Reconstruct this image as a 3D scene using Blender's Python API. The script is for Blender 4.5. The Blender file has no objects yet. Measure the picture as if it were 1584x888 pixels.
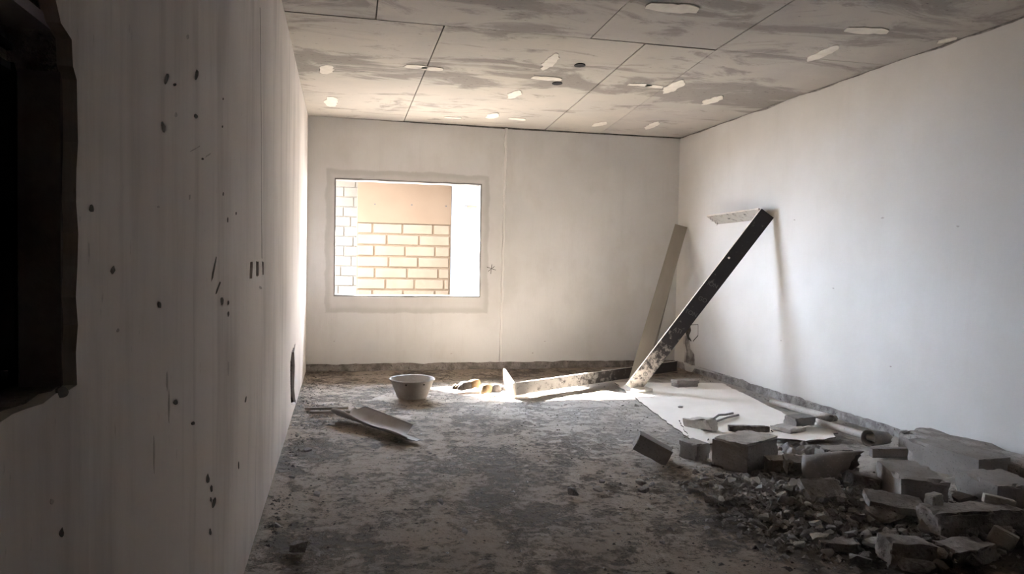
import bpy, bmesh, math, random
from mathutils import Vector, Matrix, noise
from mathutils.geometry import tessellate_polygon
R = math.radians
sc = bpy.context.scene
C = sc.collection

# ---------------- camera, sky, sun, exposure ----------------
cd = bpy.data.cameras.new('camera'); cam = bpy.data.objects.new('camera', cd); C.objects.link(cam); sc.camera = cam
cd.sensor_width = 36; cd.sensor_fit = 'HORIZONTAL'; cd.lens = 1153.26 / 1584 * 36; cd.clip_start = .02
cr, cu, cf = Vector((.97440934, -.22402579, .01840889)), Vector((-.0103539, .03707746, .99925875)), Vector((.22454229, .97387766, -.03380908))
m = Matrix((cr, cu, -cf)).transposed().to_4x4(); m.translation = (0, 0, 1.25); cam.matrix_world = m
sc.view_settings.view_transform = 'Standard'; sc.view_settings.look = 'None'
sc.view_settings.gamma = 1; sc.view_settings.use_curve_mapping = False
sc.view_settings.exposure = 2.4
sc.cycles.use_denoising = True
sc.cycles.max_bounces = 14; sc.cycles.diffuse_bounces = 10; sc.cycles.caustics_reflective = False; sc.cycles.caustics_refractive = False
w = bpy.data.worlds.new('sky'); sc.world = w; w.use_nodes = True
bg = w.node_tree.nodes['Background']; bg.inputs[0].default_value = (.70, .82, 1, 1); bg.inputs[1].default_value = 15
sl = bpy.data.lights.new('sun', 'SUN'); sun = bpy.data.objects.new('sun', sl); C.objects.link(sun)
sl.energy = 76; sl.angle = R(.8); sl.color = (1, .96, .91)
sun.location = (-4, 16, 10); sun.rotation_euler = Vector((-.737, 1.05, .837)).to_track_quat('Z', 'Y').to_euler()

# ---------------- materials ----------------
def mk(name):
    M = bpy.data.materials.new(name); M.use_nodes = True; nt = M.node_tree
    return M, nt, nt.nodes['Principled BSDF']
def nd(nt, t, **k):
    n = nt.nodes.new(t)
    for a, b in k.items():
        if a.startswith('i_'):
            key = a[2:]; n.inputs[int(key) if key.isdigit() else key].default_value = b
        else: setattr(n, a, b)
    return n
def coords(nt, scale=(1, 1, 1)):
    g = nd(nt, 'ShaderNodeTexCoord'); mp = nd(nt, 'ShaderNodeMapping'); mp.inputs['Scale'].default_value = scale
    nt.links.new(g.outputs['Object'], mp.inputs['Vector']); return mp.outputs[0]
def noi(nt, v, scale, detail=6, rough=.6, dist=0):
    n = nd(nt, 'ShaderNodeTexNoise'); n.inputs['Scale'].default_value = scale; n.inputs['Detail'].default_value = detail
    n.inputs['Roughness'].default_value = rough; n.inputs['Distortion'].default_value = dist
    nt.links.new(v, n.inputs['Vector']); return n.outputs['Fac']
def ramp(nt, f, a, b, c0=0, c1=1):
    n = nd(nt, 'ShaderNodeMapRange'); n.interpolation_type = 'SMOOTHSTEP'
    for i, x in zip((1, 2, 3, 4), (a, b, c0, c1)): n.inputs[i].default_value = x
    nt.links.new(f, n.inputs[0]); return n.outputs[0]
def mth(nt, op, a, b=None):
    n = nd(nt, 'ShaderNodeMath', operation=op)
    for i, x in enumerate((a, b)):
        if x is None: continue
        if isinstance(x, (int, float)): n.inputs[i].default_value = x
        else: nt.links.new(x, n.inputs[i])
    return n.outputs[0]
def mix(nt, f, a, b):
    n = nd(nt, 'ShaderNodeMix', data_type='RGBA')
    if isinstance(f, (int, float)): n.inputs[0].default_value = f
    else: nt.links.new(f, n.inputs[0])
    for i, x in ((6, a), (7, b)):
        if isinstance(x, (tuple, list)): n.inputs[i].default_value = (*x, 1)
        else: nt.links.new(x, n.inputs[i])
    return n.outputs[2]
def bump(nt, bs, h, s, d):
    n = nd(nt, 'ShaderNodeBump'); n.inputs['Strength'].default_value = s; n.inputs['Distance'].default_value = d
    nt.links.new(h, n.inputs['Height']); nt.links.new(n.outputs[0], bs.inputs['Normal']); return n
def dusty(name, c1, c2, scale=6, speck=None, bs=.5, bd=.01, fine=60, rough=.9, stretch=(1, 1, 1), lo=.35, hi=.65, spec=.2):
    M, nt, b = mk(name); v = coords(nt, stretch)
    col = mix(nt, ramp(nt, noi(nt, v, scale), lo, hi), c1, c2)
    fn = noi(nt, coords(nt), fine, 5, .7)
    if speck: col = mix(nt, ramp(nt, fn, .56, .68), col, speck)
    nt.links.new(col, b.inputs['Base Color']); b.inputs['Roughness'].default_value = rough
    b.inputs['Specular IOR Level'].default_value = spec
    bump(nt, b, mth(nt, 'ADD', noi(nt, v, scale * 2.2), mth(nt, 'MULTIPLY', fn, .5)), bs, bd)
    return M
def plain(name, c, rough=.6, metal=0):
    M, nt, b = mk(name); b.inputs['Base Color'].default_value = (*c, 1); b.inputs['Roughness'].default_value = rough
    b.inputs['Metallic'].default_value = metal; return M

def plaster(name, base, warm, dark, ax, ring=False, streak=1.0):
    """smeared plaster with vertical trowel streaks"""
    M, nt, b = mk(name)
    st = (1, 1, .12)
    v = coords(nt, st); u = coords(nt)
    big = noi(nt, u, .9, 4, .55); vs = noi(nt, v, 5, 6, .65)
    col = mix(nt, ramp(nt, big, .35, .65), base, warm)
    col = mix(nt, mth(nt, 'MULTIPLY', ramp(nt, vs, .5, .78), .38 * streak), col, dark)
    fn = noi(nt, coords(nt, (1, 1, .35)), 38, 4, .7)
    col = mix(nt, mth(nt, 'MULTIPLY', ramp(nt, fn, .66, .74), .35 * streak), col, dark)
    if streak > .9:
        bs_ = noi(nt, coords(nt, (1, 1, .22)), 2.6, 5, .6, .3)
        col = mix(nt, mth(nt, 'MULTIPLY', ramp(nt, bs_, .48, .68), .30), col, (.30, .265, .25))
        bs2 = noi(nt, coords(nt, (1, 1.6, .14)), 9, 5, .6)
        col = mix(nt, mth(nt, 'MULTIPLY', ramp(nt, bs2, .58, .72), .22), col, (.74, .70, .67))
    if ring:
        g = nd(nt, 'ShaderNodeTexCoord'); s = nd(nt, 'ShaderNodeSeparateXYZ'); nt.links.new(g.outputs['Object'], s.inputs[0])
        wob = mth(nt, 'MULTIPLY', mth(nt, 'SUBTRACT', noi(nt, u, 3.5, 4), .5), .09)
        dx = mth(nt, 'SUBTRACT', mth(nt, 'ABSOLUTE', mth(nt, 'SUBTRACT', s.outputs[0], .747)), .817)
        dz = mth(nt, 'SUBTRACT', mth(nt, 'ABSOLUTE', mth(nt, 'SUBTRACT', s.outputs[2], 1.44)), .70)
        d = mth(nt, 'ADD', mth(nt, 'MAXIMUM', dx, dz), wob)
        rg = mth(nt, 'MULTIPLY', ramp(nt, d, .1, .075), ramp(nt, d, .0, .06, .35, 1))
        col = mix(nt, mth(nt, 'MULTIPLY', rg, .42), col, (.27, .245, .22))
        # grime rising in a ragged line just above the floor and a patchy cloudy tone of the skim coat
        cl = noi(nt, coords(nt, (1, 1, .6)), 2.3, 5, .6)
        col = mix(nt, mth(nt, 'MULTIPLY', ramp(nt, cl, .5, .7), .22), col, (.36, .33, .30))
    nt.links.new(col, b.inputs['Base Color']); b.inputs['Roughness'].default_value = .85
    b.inputs['Specular IOR Level'].default_value = .25
    bump(nt, b, mth(nt, 'ADD', mth(nt, 'MULTIPLY', vs, .6), mth(nt, 'MULTIPLY', fn, .15)), .25, .02)
    return M
m_pl_left = plaster('plaster_left', (.70, .65, .615), (.61, .56, .53), (.17, .15, .145), 0)
m_pl_back = plaster('plaster_back', (.55, .54, .53), (.49, .48, .465), (.33, .31, .29), 0, ring=True, streak=.5)
m_pl_right = plaster('plaster_right', (.62, .60, .58), (.56, .54, .515), (.42, .40, .375), 0, streak=.35)
m_masonry = dusty('rough_masonry', (.17, .15, .135), (.30, .27, .245), 9, (.07, .06, .055), .9, .03, 45)
m_masonry_light = dusty('rough_masonry_light', (.22, .20, .19), (.42, .39, .37), 9, (.12, .10, .09), .9, .03, 45)
def ceil_mat(name, a, b2, st):
    M, nt, b = mk(name); u = coords(nt)
    g = nd(nt, 'ShaderNodeTexCoord'); s = nd(nt, 'ShaderNodeSeparateXYZ'); nt.links.new(g.outputs['Object'], s.inputs[0])
    col = mix(nt, ramp(nt, noi(nt, u, 1.1, 5, .6), .38, .62), a, b2)
    n1 = noi(nt, coords(nt, (.55, 1.2, 1)), 2.6, 9, .68, .8)
    band = ramp(nt, mth(nt, 'ABSOLUTE', mth(nt, 'SUBTRACT', mth(nt, 'ADD', s.outputs[1], mth(nt, 'MULTIPLY', noi(nt, u, 1.2, 3), 1.6)), 6.95)), .55, .1)
    band2 = ramp(nt, mth(nt, 'ADD', s.outputs[1], mth(nt, 'MULTIPLY', noi(nt, u, .9, 3), 1.0)), 5.9, 4.4)
    thr = mth(nt, 'ADD', n1, mth(nt, 'ADD', mth(nt, 'MULTIPLY', band, .16), mth(nt, 'MULTIPLY', band2, .09)))
    col = mix(nt, mth(nt, 'MULTIPLY', ramp(nt, thr, .53, .66), .8), col, st)
    sp = noi(nt, coords(nt, (.6, 1.5, 1)), 24, 5, .7)
    col = mix(nt, mth(nt, 'MULTIPLY', ramp(nt, mth(nt, 'ADD', sp, mth(nt, 'MULTIPLY', thr, .25)), .77, .83), .8), col, (.07, .06, .055))
    nt.links.new(col, b.inputs['Base Color']); b.inputs['Roughness'].default_value = .85
    bump(nt, b, mth(nt, 'ADD', n1, mth(nt, 'MULTIPLY', sp, .3)), .35, .02)
    return M
m_ceil_a = ceil_mat('ceiling_concrete', (.40, .368, .33), (.44, .402, .352), (.19, .17, .152))
m_ceil_b = ceil_mat('ceiling_concrete_grey', (.37, .34, .315), (.42, .385, .35), (.20, .18, .168))
m_reveal = dusty('smooth_niche_render', (.24, .21, .225), (.29, .26, .27), 6, None, .3, .004)
m_joint = plain('joint_shadow_gap', (.05, .045, .04), .95)
m_dab = dusty('white_plaster_dab', (.64, .60, .54), (.72, .68, .62), 12, None, .3, .005)
m_black = plain('dark_void', (.006, .005, .006), .9)
m_pock = dusty('dark_pit', (.05, .045, .04), (.10, .09, .08), 30)
m_smudge = dusty('grey_smudge', (.36, .33, .31), (.42, .39, .365), 30)

def floor_mat():
    M, nt, b = mk('floor_screed'); u = coords(nt)
    g = nd(nt, 'ShaderNodeTexCoord'); s = nd(nt, 'ShaderNodeSeparateXYZ'); nt.links.new(g.outputs['Object'], s.inputs[0])
    n1 = noi(nt, u, 1.7, 8, .62, .1); n2 = noi(nt, u, 7, 9, .74, .15); n3 = noi(nt, u, 34, 6, .75)
    n4 = noi(nt, u, 20, 7, .78)
    mk1 = mth(nt, 'ADD', mth(nt, 'MULTIPLY', n1, .33), mth(nt, 'ADD', mth(nt, 'MULTIPLY', n2, .37), mth(nt, 'MULTIPLY', n4, .30)))
    crust = ramp(nt, mk1, .445, .51)
    col = mix(nt, crust, (.15, .12, .096), (.33, .268, .212))
    col = mix(nt, mth(nt, 'MULTIPLY', ramp(nt, n2, .52, .66), .55), col, (.40, .335, .27))
    col = mix(nt, mth(nt, 'MULTIPLY', ramp(nt, mth(nt, 'ADD', n3, mth(nt, 'MULTIPLY', n2, -.3)), .42, .47), .8), col, (.05, .041, .035))
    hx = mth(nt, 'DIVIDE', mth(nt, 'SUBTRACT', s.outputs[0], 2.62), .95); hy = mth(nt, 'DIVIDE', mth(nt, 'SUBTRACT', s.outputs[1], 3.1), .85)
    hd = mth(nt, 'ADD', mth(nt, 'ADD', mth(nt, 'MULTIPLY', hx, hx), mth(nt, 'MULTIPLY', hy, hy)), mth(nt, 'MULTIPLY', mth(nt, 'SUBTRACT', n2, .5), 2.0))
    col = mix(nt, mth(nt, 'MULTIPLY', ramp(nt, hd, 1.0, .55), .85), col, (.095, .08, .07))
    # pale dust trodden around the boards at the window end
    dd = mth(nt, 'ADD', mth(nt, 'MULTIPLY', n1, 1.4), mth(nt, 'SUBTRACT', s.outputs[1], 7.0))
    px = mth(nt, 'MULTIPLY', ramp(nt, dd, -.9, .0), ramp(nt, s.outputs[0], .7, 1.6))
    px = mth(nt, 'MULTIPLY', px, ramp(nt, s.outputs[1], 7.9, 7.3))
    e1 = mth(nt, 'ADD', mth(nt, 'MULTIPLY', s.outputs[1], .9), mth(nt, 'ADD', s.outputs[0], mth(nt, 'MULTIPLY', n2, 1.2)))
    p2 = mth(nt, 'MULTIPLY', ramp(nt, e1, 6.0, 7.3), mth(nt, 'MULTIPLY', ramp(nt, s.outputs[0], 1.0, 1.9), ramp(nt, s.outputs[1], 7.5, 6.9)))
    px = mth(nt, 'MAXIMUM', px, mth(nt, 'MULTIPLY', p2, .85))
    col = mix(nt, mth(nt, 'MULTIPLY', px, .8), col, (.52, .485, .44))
    nt.links.new(col, b.inputs['Base Color']); b.inputs['Roughness'].default_value = .88
    h = mth(nt, 'ADD', mth(nt, 'MULTIPLY', crust, .6), mth(nt, 'ADD', mth(nt, 'MULTIPLY', n2, .8), mth(nt, 'MULTIPLY', n3, .35)))
    bump(nt, b, h, 1.0, .03)
    return M
m_floor = floor_mat()
m_aac = dusty('aerated_block', (.26, .24, .225), (.32, .295, .275), 5, (.15, .14, .13), .6, .006, 70)
m_conc = dusty('broken_concrete', (.24, .218, .202), (.40, .365, .34), 8, (.12, .108, .10), .9, .015, 55)
m_pale = dusty('pale_broken_plaster', (.42, .39, .36), (.55, .52, .48), 8, (.28, .26, .24), .7, .01, 60)
m_dirt = dusty('dark_rubble_dirt', (.09, .078, .07), (.17, .15, .135), 10, (.24, .22, .2), 1, .02, 50)
m_sheet = dusty('pale_board', (.76, .72, .67), (.82, .78, .73), 2, None, .15, .004, 30, stretch=(1, 1, 1))
m_edge = dusty('board_torn_edge', (.12, .10, .09), (.25, .22, .19), 30)
m_film = dusty('film_faced_plywood', (.014, .010, .010), (.03, .023, .021), 7, (.10, .09, .08), .3, .002, 22, .55)
def smear_mat(name, a, b2, cover):
    M, nt, b = mk(name); v = coords(nt); n = noi(nt, v, 16, 7, .7); n0 = noi(nt, v, 3, 3)
    g = nd(nt, 'ShaderNodeTexCoord'); s = nd(nt, 'ShaderNodeSeparateXYZ'); nt.links.new(g.outputs['Object'], s.inputs[0])
    grad = ramp(nt, mth(nt, 'ADD', s.outputs[0], mth(nt, 'MULTIPLY', n0, .5)), *cover)
    f = ramp(nt, mth(nt, 'ADD', n, mth(nt, 'MULTIPLY', grad, .3)), .60, .78)
    nt.links.new(mix(nt, f, a, b2), b.inputs['Base Color']); b.inputs['Roughness'].default_value = .65
    bump(nt, b, n, .3, .003); return M
# object x runs along the board from its foot: mortar dust covers the lower end
m_lean = smear_mat('film_board_smeared', (.014, .010, .010), (.26, .23, .20), (1.35, -.1))
m_floorbd = smear_mat('film_board_dusty', (.05, .042, .038), (.34, .31, .28), (2.3, .6))
m_cross = smear_mat('cross_board_smeared', (.03, .025, .022), (.40, .37, .33), (9, 8))
m_ply = dusty('plywood_edge', (.62, .56, .48), (.72, .66, .58), 9, None, .2, .003, 50)
m_wood = dusty('grey_raw_board', (.27, .24, .20), (.32, .285, .235), 3, None, .2, .003, 40, stretch=(.2, 1, 1))
m_wood_dk = dusty('dark_raw_board', (.13, .11, .095), (.19, .165, .14), 3, None, .2, .003, 40)
m_letter = plain('faint_grey_print', (.10, .09, .085), .7)
m_print_pale = plain('pale_grey_print', (.40, .37, .34), .7)
m_pvc = dusty('dusty_grey_pipe', (.34, .31, .28), (.42, .385, .35), 6, (.22, .2, .18), .2, .003, 60, .6)
m_pvc_dk = dusty('dusty_dark_pipe', (.19, .17, .16), (.27, .245, .225), 6, (.36, .33, .30), .2, .003, 60, .6)
m_tub = dusty('grey_rubber_tub', (.33, .305, .28), (.39, .36, .33), 8, (.46, .43, .4), .15, .003, 50, .6)
m_trough = dusty('dusty_bent_sheet', (.30, .275, .255), (.36, .33, .31), 5, None, .15, .003, 60, .7)
m_glove_d = dusty('dark_coated_glove', (.025, .021, .02), (.05, .043, .04), 20)
m_glove_c = dusty('cream_knit_glove', (.11, .075, .04), (.15, .105, .06), 20)
m_block_c = dusty('cream_block', (.078, .052, .031), (.088, .060, .037), 2.5, None, .3, .01)
m_block_w = dusty('pale_block', (.078, .061, .044), (.092, .072, .052), 2.5, None, .3, .01)
m_mortar = dusty('tan_mortar', (.058, .036, .019), (.066, .041, .022), 8)
m_tan = dusty('tan_render', (.064, .039, .0215), (.068, .042, .0235), 2.5, None, .2, .01)
m_white = dusty('white_render', (.17, .163, .155), (.19, .183, .173), 3)
m_ground = dusty('outside_screed', (.16, .145, .125), (.19, .17, .15), 2)
m_nail = plain('rusty_nail', (.05, .04, .035), .5, .6)
m_rag = dusty('crumpled_bag', (.26, .24, .23), (.34, .31, .29), 5, None, .2, .003)

# ---------------- helpers ----------------
def obj(name, verts, faces, mat, parent=None, mi=None, smooth=False):
    me = bpy.data.meshes.new(name); me.from_pydata([tuple(v) for v in verts], [], faces)
    for x in (mat if isinstance(mat, (list, tuple)) else [mat]): me.materials.append(x)
    if mi: me.polygons.foreach_set('material_index', mi)
    if smooth: me.polygons.foreach_set('use_smooth', [True] * len(faces))
    me.update()
    o = bpy.data.objects.new(name, me); C.objects.link(o)
    if parent: o.parent = parent
    return o
def from_bm(name, bm, mat, parent=None, smooth=False):
    bm.normal_update()
    me = bpy.data.meshes.new(name); bm.to_mesh(me); bm.free()
    for x in (mat if isinstance(mat, (list, tuple)) else [mat]): me.materials.append(x)
    if smooth: me.polygons.foreach_set('use_smooth', [True] * len(me.polygons))
    o = bpy.data.objects.new(name, me); C.objects.link(o)
    if parent: o.parent = parent
    return o
def tag(o, label=None, cat=None, group=None, kind=None):
    if label: o['label'] = label
    if cat: o['category'] = cat
    if group: o['group'] = group
    if kind: o['kind'] = kind
    return o
def thing(name, label, cat, loc=(0, 0, 0), rz=0, group=None):
    o = bpy.data.objects.new(name, None); C.objects.link(o); o.location = loc; o.rotation_euler = (0, 0, rz)
    return tag(o, label, cat, group)
def struct(name, label=None): 
    o = bpy.data.objects.new(name, None); C.objects.link(o); o['kind'] = 'structure'
    return o
BOXF = [(0, 3, 2, 1), (4, 5, 6, 7), (0, 1, 5, 4), (1, 2, 6, 5), (2, 3, 7, 6), (3, 0, 4, 7)]
def boxv(x0, x1, y0, y1, z0, z1):
    return [(x0, y0, z0), (x1, y0, z0), (x1, y1, z0), (x0, y1, z0), (x0, y0, z1), (x1, y0, z1), (x1, y1, z1), (x0, y1, z1)]
def box(name, b, mat, parent=None, bev=0):
    if not bev: return obj(name, boxv(*b), BOXF, mat, parent)
    bm = bmesh.new(); vs = [bm.verts.new(v) for v in boxv(*b)]
    for f in BOXF: bm.faces.new([vs[i] for i in f])
    bmesh.ops.bevel(bm, geom=bm.edges[:], offset=bev, segments=1, affect='EDGES')
    return from_bm(name, bm, mat, parent)
def plate(name, outer, holes, to3, th, mat, parent=None):
    """flat plate with holes; to3(u, v, d) gives the point, d = depth behind the face"""
    loops = [outer] + list(holes); flat = [p for l in loops for p in l]; n = len(flat)
    tri = tessellate_polygon([[Vector((p[0], p[1], 0)) for p in l] for l in loops])
    vs = [to3(u, v, 0) for u, v in flat] + [to3(u, v, th) for u, v in flat]
    fs = [tuple(t) for t in tri] + [tuple(i + n for i in reversed(t)) for t in tri]
    k = 0
    for l in loops:
        for i in range(len(l)):
            a, b = k + i, k + (i + 1) % len(l); fs.append((a, b, b + n, a + n))
        k += len(l)
    o = obj(name, vs, fs, mat, parent)
    bm = bmesh.new(); bm.from_mesh(o.data); bmesh.ops.recalc_face_normals(bm, faces=bm.faces); bm.to_mesh(o.data); bm.free()
    return o
def ragged(pts, step=.05, amp=.01, seed=0, close=True):
    rnd = random.Random(seed); out = []
    n = len(pts)
    for i in range(n if close else n - 1):
        a, b = Vector(pts[i]).to_2d(), Vector(pts[(i + 1) % n]).to_2d(); L = (b - a).length; k = max(1, int(L / step))
        for j in range(k):
            p = a.lerp(b, j / k)
            if j: p += Vector((rnd.uniform(-amp, amp), rnd.uniform(-amp, amp)))
            out.append((p.x, p.y))
    if not close: out.append(tuple(pts[-1]))
    return out
def edge_line(a0, a1, v, step=.04, amp=.012, seed=0):
    """ragged line from (a0, v) to (a1, v)"""
    k = max(2, int(abs(a1 - a0) / step)); rnd = random.Random(seed)
    return [(a0 + (a1 - a0) * i / k, v + (0 if i in (0, k) else noise.noise(Vector((i * .21, seed, 0))) * amp * 1.6 + rnd.uniform(-amp, amp) * .35)) for i in range(k + 1)]
XL, XR, YB, HC, YF = -.358, 3.994, 8.406, 2.788, -2.6

# ---------------- floor ----------------
def heap(x, y):
    """height of the rubble heap in the corner at the right"""
    def g(cx, cy, sx, sy, h): return h * math.exp(-(((x - cx) / sx) ** 2 + ((y - cy) / sy) ** 2))
    return g(2.55, 3.42, .30, .28, .075) + g(2.3, 3.5, .25, .22, .03) + g(3.6, 3.5, .35, .6, .10) + g(3.0, 2.8, .45, .3, .07)
nx, ny = 218, 552
fv = []; ff = []
for j in range(ny + 1):
    y = YF + (YB + .03 - YF) * j / ny
    for i in range(nx + 1):
        x = XL - .03 + (XR - XL + .06) * i / nx
        p = Vector((x, y, 0))
        z = .010 * noise.noise(p * 1.3) + .007 * noise.noise(p * 5) + .004 * noise.noise(p * 14) + .0025 * noise.noise(p * 33)
        k = min(1, max(0, (x - 2.3) * 2)) * min(1, max(0, (y - 4.5) * 2))
        z = z * (1 - .75 * k) + max(0, .012 - .06 * min(x - XL, XR - x, YB - y)) * .9
        fv.append((x, y, z - .008 + heap(x, y)))
for j in range(ny):
    for i in range(nx):
        a = j * (nx + 1) + i; ff.append((a, a + 1, a + nx + 2, a + nx + 1))
fl = obj('floor', fv, ff, m_floor, None, smooth=True); fl['kind'] = 'structure'

# ---------------- walls ----------------
WINB = (-.070, 1.563, .837, 2.130)
wx0, wx1, wz0, wz1 = WINB
# back wall
wb = struct('wall_back')
tb = lambda d0: (lambda u, v, d: (u, YB + d0 + d, v))
hole = [(wx0, wz0), (wx1, wz0), (wx1, wz1), (wx0, wz1)]
outer = edge_line(XL - .02, XR + .02, .088, .05, .010, 3) + [(XR + .02, HC - .012), (1.9, HC - .02), (XL - .02, HC)]
plate('plaster', outer, [ragged(hole, .07, .006, 5)], tb(0), .02, m_pl_back, wb)
plate('masonry', [(XL - .3, -.2), (XR + .3, -.2), (XR + .3, HC + .2), (XL - .3, HC + .2)], [hole], tb(.02), .18, m_masonry, wb)
# pale joint strip running from ceiling to floor
sx = [(1.838 + .004 * math.sin(i * 1.7), .10 + (HC - .11) * i / 30) for i in range(31)]
pv = []; pf = []
for i, (x, z) in enumerate(sx):
    x -= .026 * (1 - i / 30); h = .016 + .003 * math.sin(i * 2.3)
    pv += [(x - h, YB + .001, z), (x - h * .5, YB - .016, z), (x + h * .6, YB - .017, z), (x + h, YB + .001, z)]
    if i:
        for q in range(3): a = (i - 1) * 4 + q; pf.append((a, a + 1, a + 5, a + 4))
o = obj('joint_strip', pv, pf, m_pl_right, wb); o['label'] = 'pale raised joint strip from ceiling to floor'
w1 = struct('window_1')
lin = [(wx0, wz0), (wx1, wz0), (wx1, wz1), (wx0, wz1)]; t_ = .012
lo = [(wx0 - t_ * 0 - .001, wz0 - .001), (wx1 + .001, wz0 - .001), (wx1 + .001, wz1 + .001), (wx0 - .001, wz1 + .001)]
li = [(wx0 + t_, wz0 + t_), (wx1 - t_, wz0 + t_), (wx1 - t_, wz1 - t_), (wx0 + t_, wz1 - t_)]
plate('reveal', ragged(lo, .09, .0005, 1), [ragged(li, .08, .003, 8)], tb(-.002), .205, m_white, w1)
# right wall
wr = struct('wall_right')
tr = lambda d0: (lambda u, v, d: (XR + d0 + d, u, v))
chase = [(8.165, 0.403), (8.031, 0.432), (7.989, 0.269), (7.888, 0.221), (7.862, 0.060), (7.973, -0.009), (8.089, -0.026), (8.147, 0.096), (8.120, 0.215), (8.177, 0.309)]
obox = [(8.071, 0.542), (7.812, 0.572), (7.805, 0.447), (7.900, 0.422), (7.929, 0.367), (8.046, 0.400)]
outer = edge_line(YF, YB + .02, .085, .05, .016, 9) + edge_line(YB + .02, YF, HC - .012, .09, .014, 4)
plate('plaster', outer, [ragged(chase, .03, .006, 2)], tr(0), .02, m_pl_right, wr)
plate('masonry', [(YF, -.2), (YB + .2, -.2), (YB + .2, HC + .2), (YF, HC + .2)], [], tr(.02), .18, m_masonry_light, wr)
# left wall
wl = struct('wall_left')
tl = lambda d0: (lambda u, v, d: (XL - d0 - d, u, v))
niche = [(.60, 1.066), (1.150, 1.066), (1.150, 1.49), (1.135, 1.505), (1.13, 1.54), (1.09, 1.55), (1.02, 1.62), (.60, 1.64)]
notch = [(6.430, 0.539), (6.260, 0.484), (6.365, 0.365), (6.302, 0.188), (6.402, 0.106), (6.603, 0.003), (5.901, 0.136), (5.802, 0.321), (5.783, 0.470), (5.927, 0.525)]
slots = [[(3.199, 1.228), (3.291, 1.230), (3.272, 1.160), (3.181, 1.162)], [(3.414, 1.229), (3.519, 1.232), (3.523, 1.165), (3.418, 1.165)], [(3.660, 1.228), (3.751, 1.228), (3.755, 1.166), (3.695, 1.164)]]
outer = edge_line(YF, YB + .02, .004, .06, .004, 12) + [(YB + .02, HC), (YF, HC)]
hl = [ragged(niche, .04, .006, 6), ragged(notch, .06, .012, 7)] + [ragged(s, .02, .003, 8) for s in slots]
# gentle waves of the hand trowelled surface near the far corner
plate('plaster', outer, hl, tl(0), .02, m_pl_left, wl)
plate('masonry', [(YF, -.2), (YB + .2, -.2), (YB + .2, HC + .2), (YF, HC + .2)], [niche, notch] + slots, tl(.02), .06, m_masonry, wl)
plate('backing', [(YF, -.2), (YB + .2, -.2), (YB + .2, HC + .2), (YF, HC + .2)], [[(.62, 1.09), (1.148, 1.09), (1.148, 1.5), (.62, 1.5)]], tl(.08), .12, m_masonry, wl)
plate('niche_back', [(.5, 1.0), (1.25, 1.0), (1.25, 1.6), (.5, 1.6)], [], tl(.20), .02, m_black, wl)
box('niche_reveal', (-.428, -.376, 1.142, 1.152, 1.05, 1.60), m_reveal, wl)
box('niche_top_reveal', (-.428, -.376, .60, 1.150, 1.545, 1.56), m_reveal, wl)
jb = thing('junction_box', 'black metal box set back inside the niche in left wall', 'junction box', (-.43, .9, 1.07))
plate('body', [(-.28, 0), (.245, 0), (.245, .46), (-.28, .46)], [[(-.27, .01), (.235, .01), (.235, .45), (-.27, .45)]], lambda u, v, d: (-d, u, v), .12, m_black, jb)
box('back_panel', (-.125, -.12, -.28, .245, 0, .46), m_black, jb)
box('cross_bar', (.004, .010, .02, .20, .417, .426), m_black, jb)
# front wall behind the camera
wf = box('wall_front', (XL - .3, XR + .3, YF - .2, YF, -.2, HC + .2), m_pl_right); wf['kind'] = 'structure'

def blob(pts, seed, to3, th, amp=.0, step=.03):
    return ragged(pts, step, amp, seed)
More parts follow.
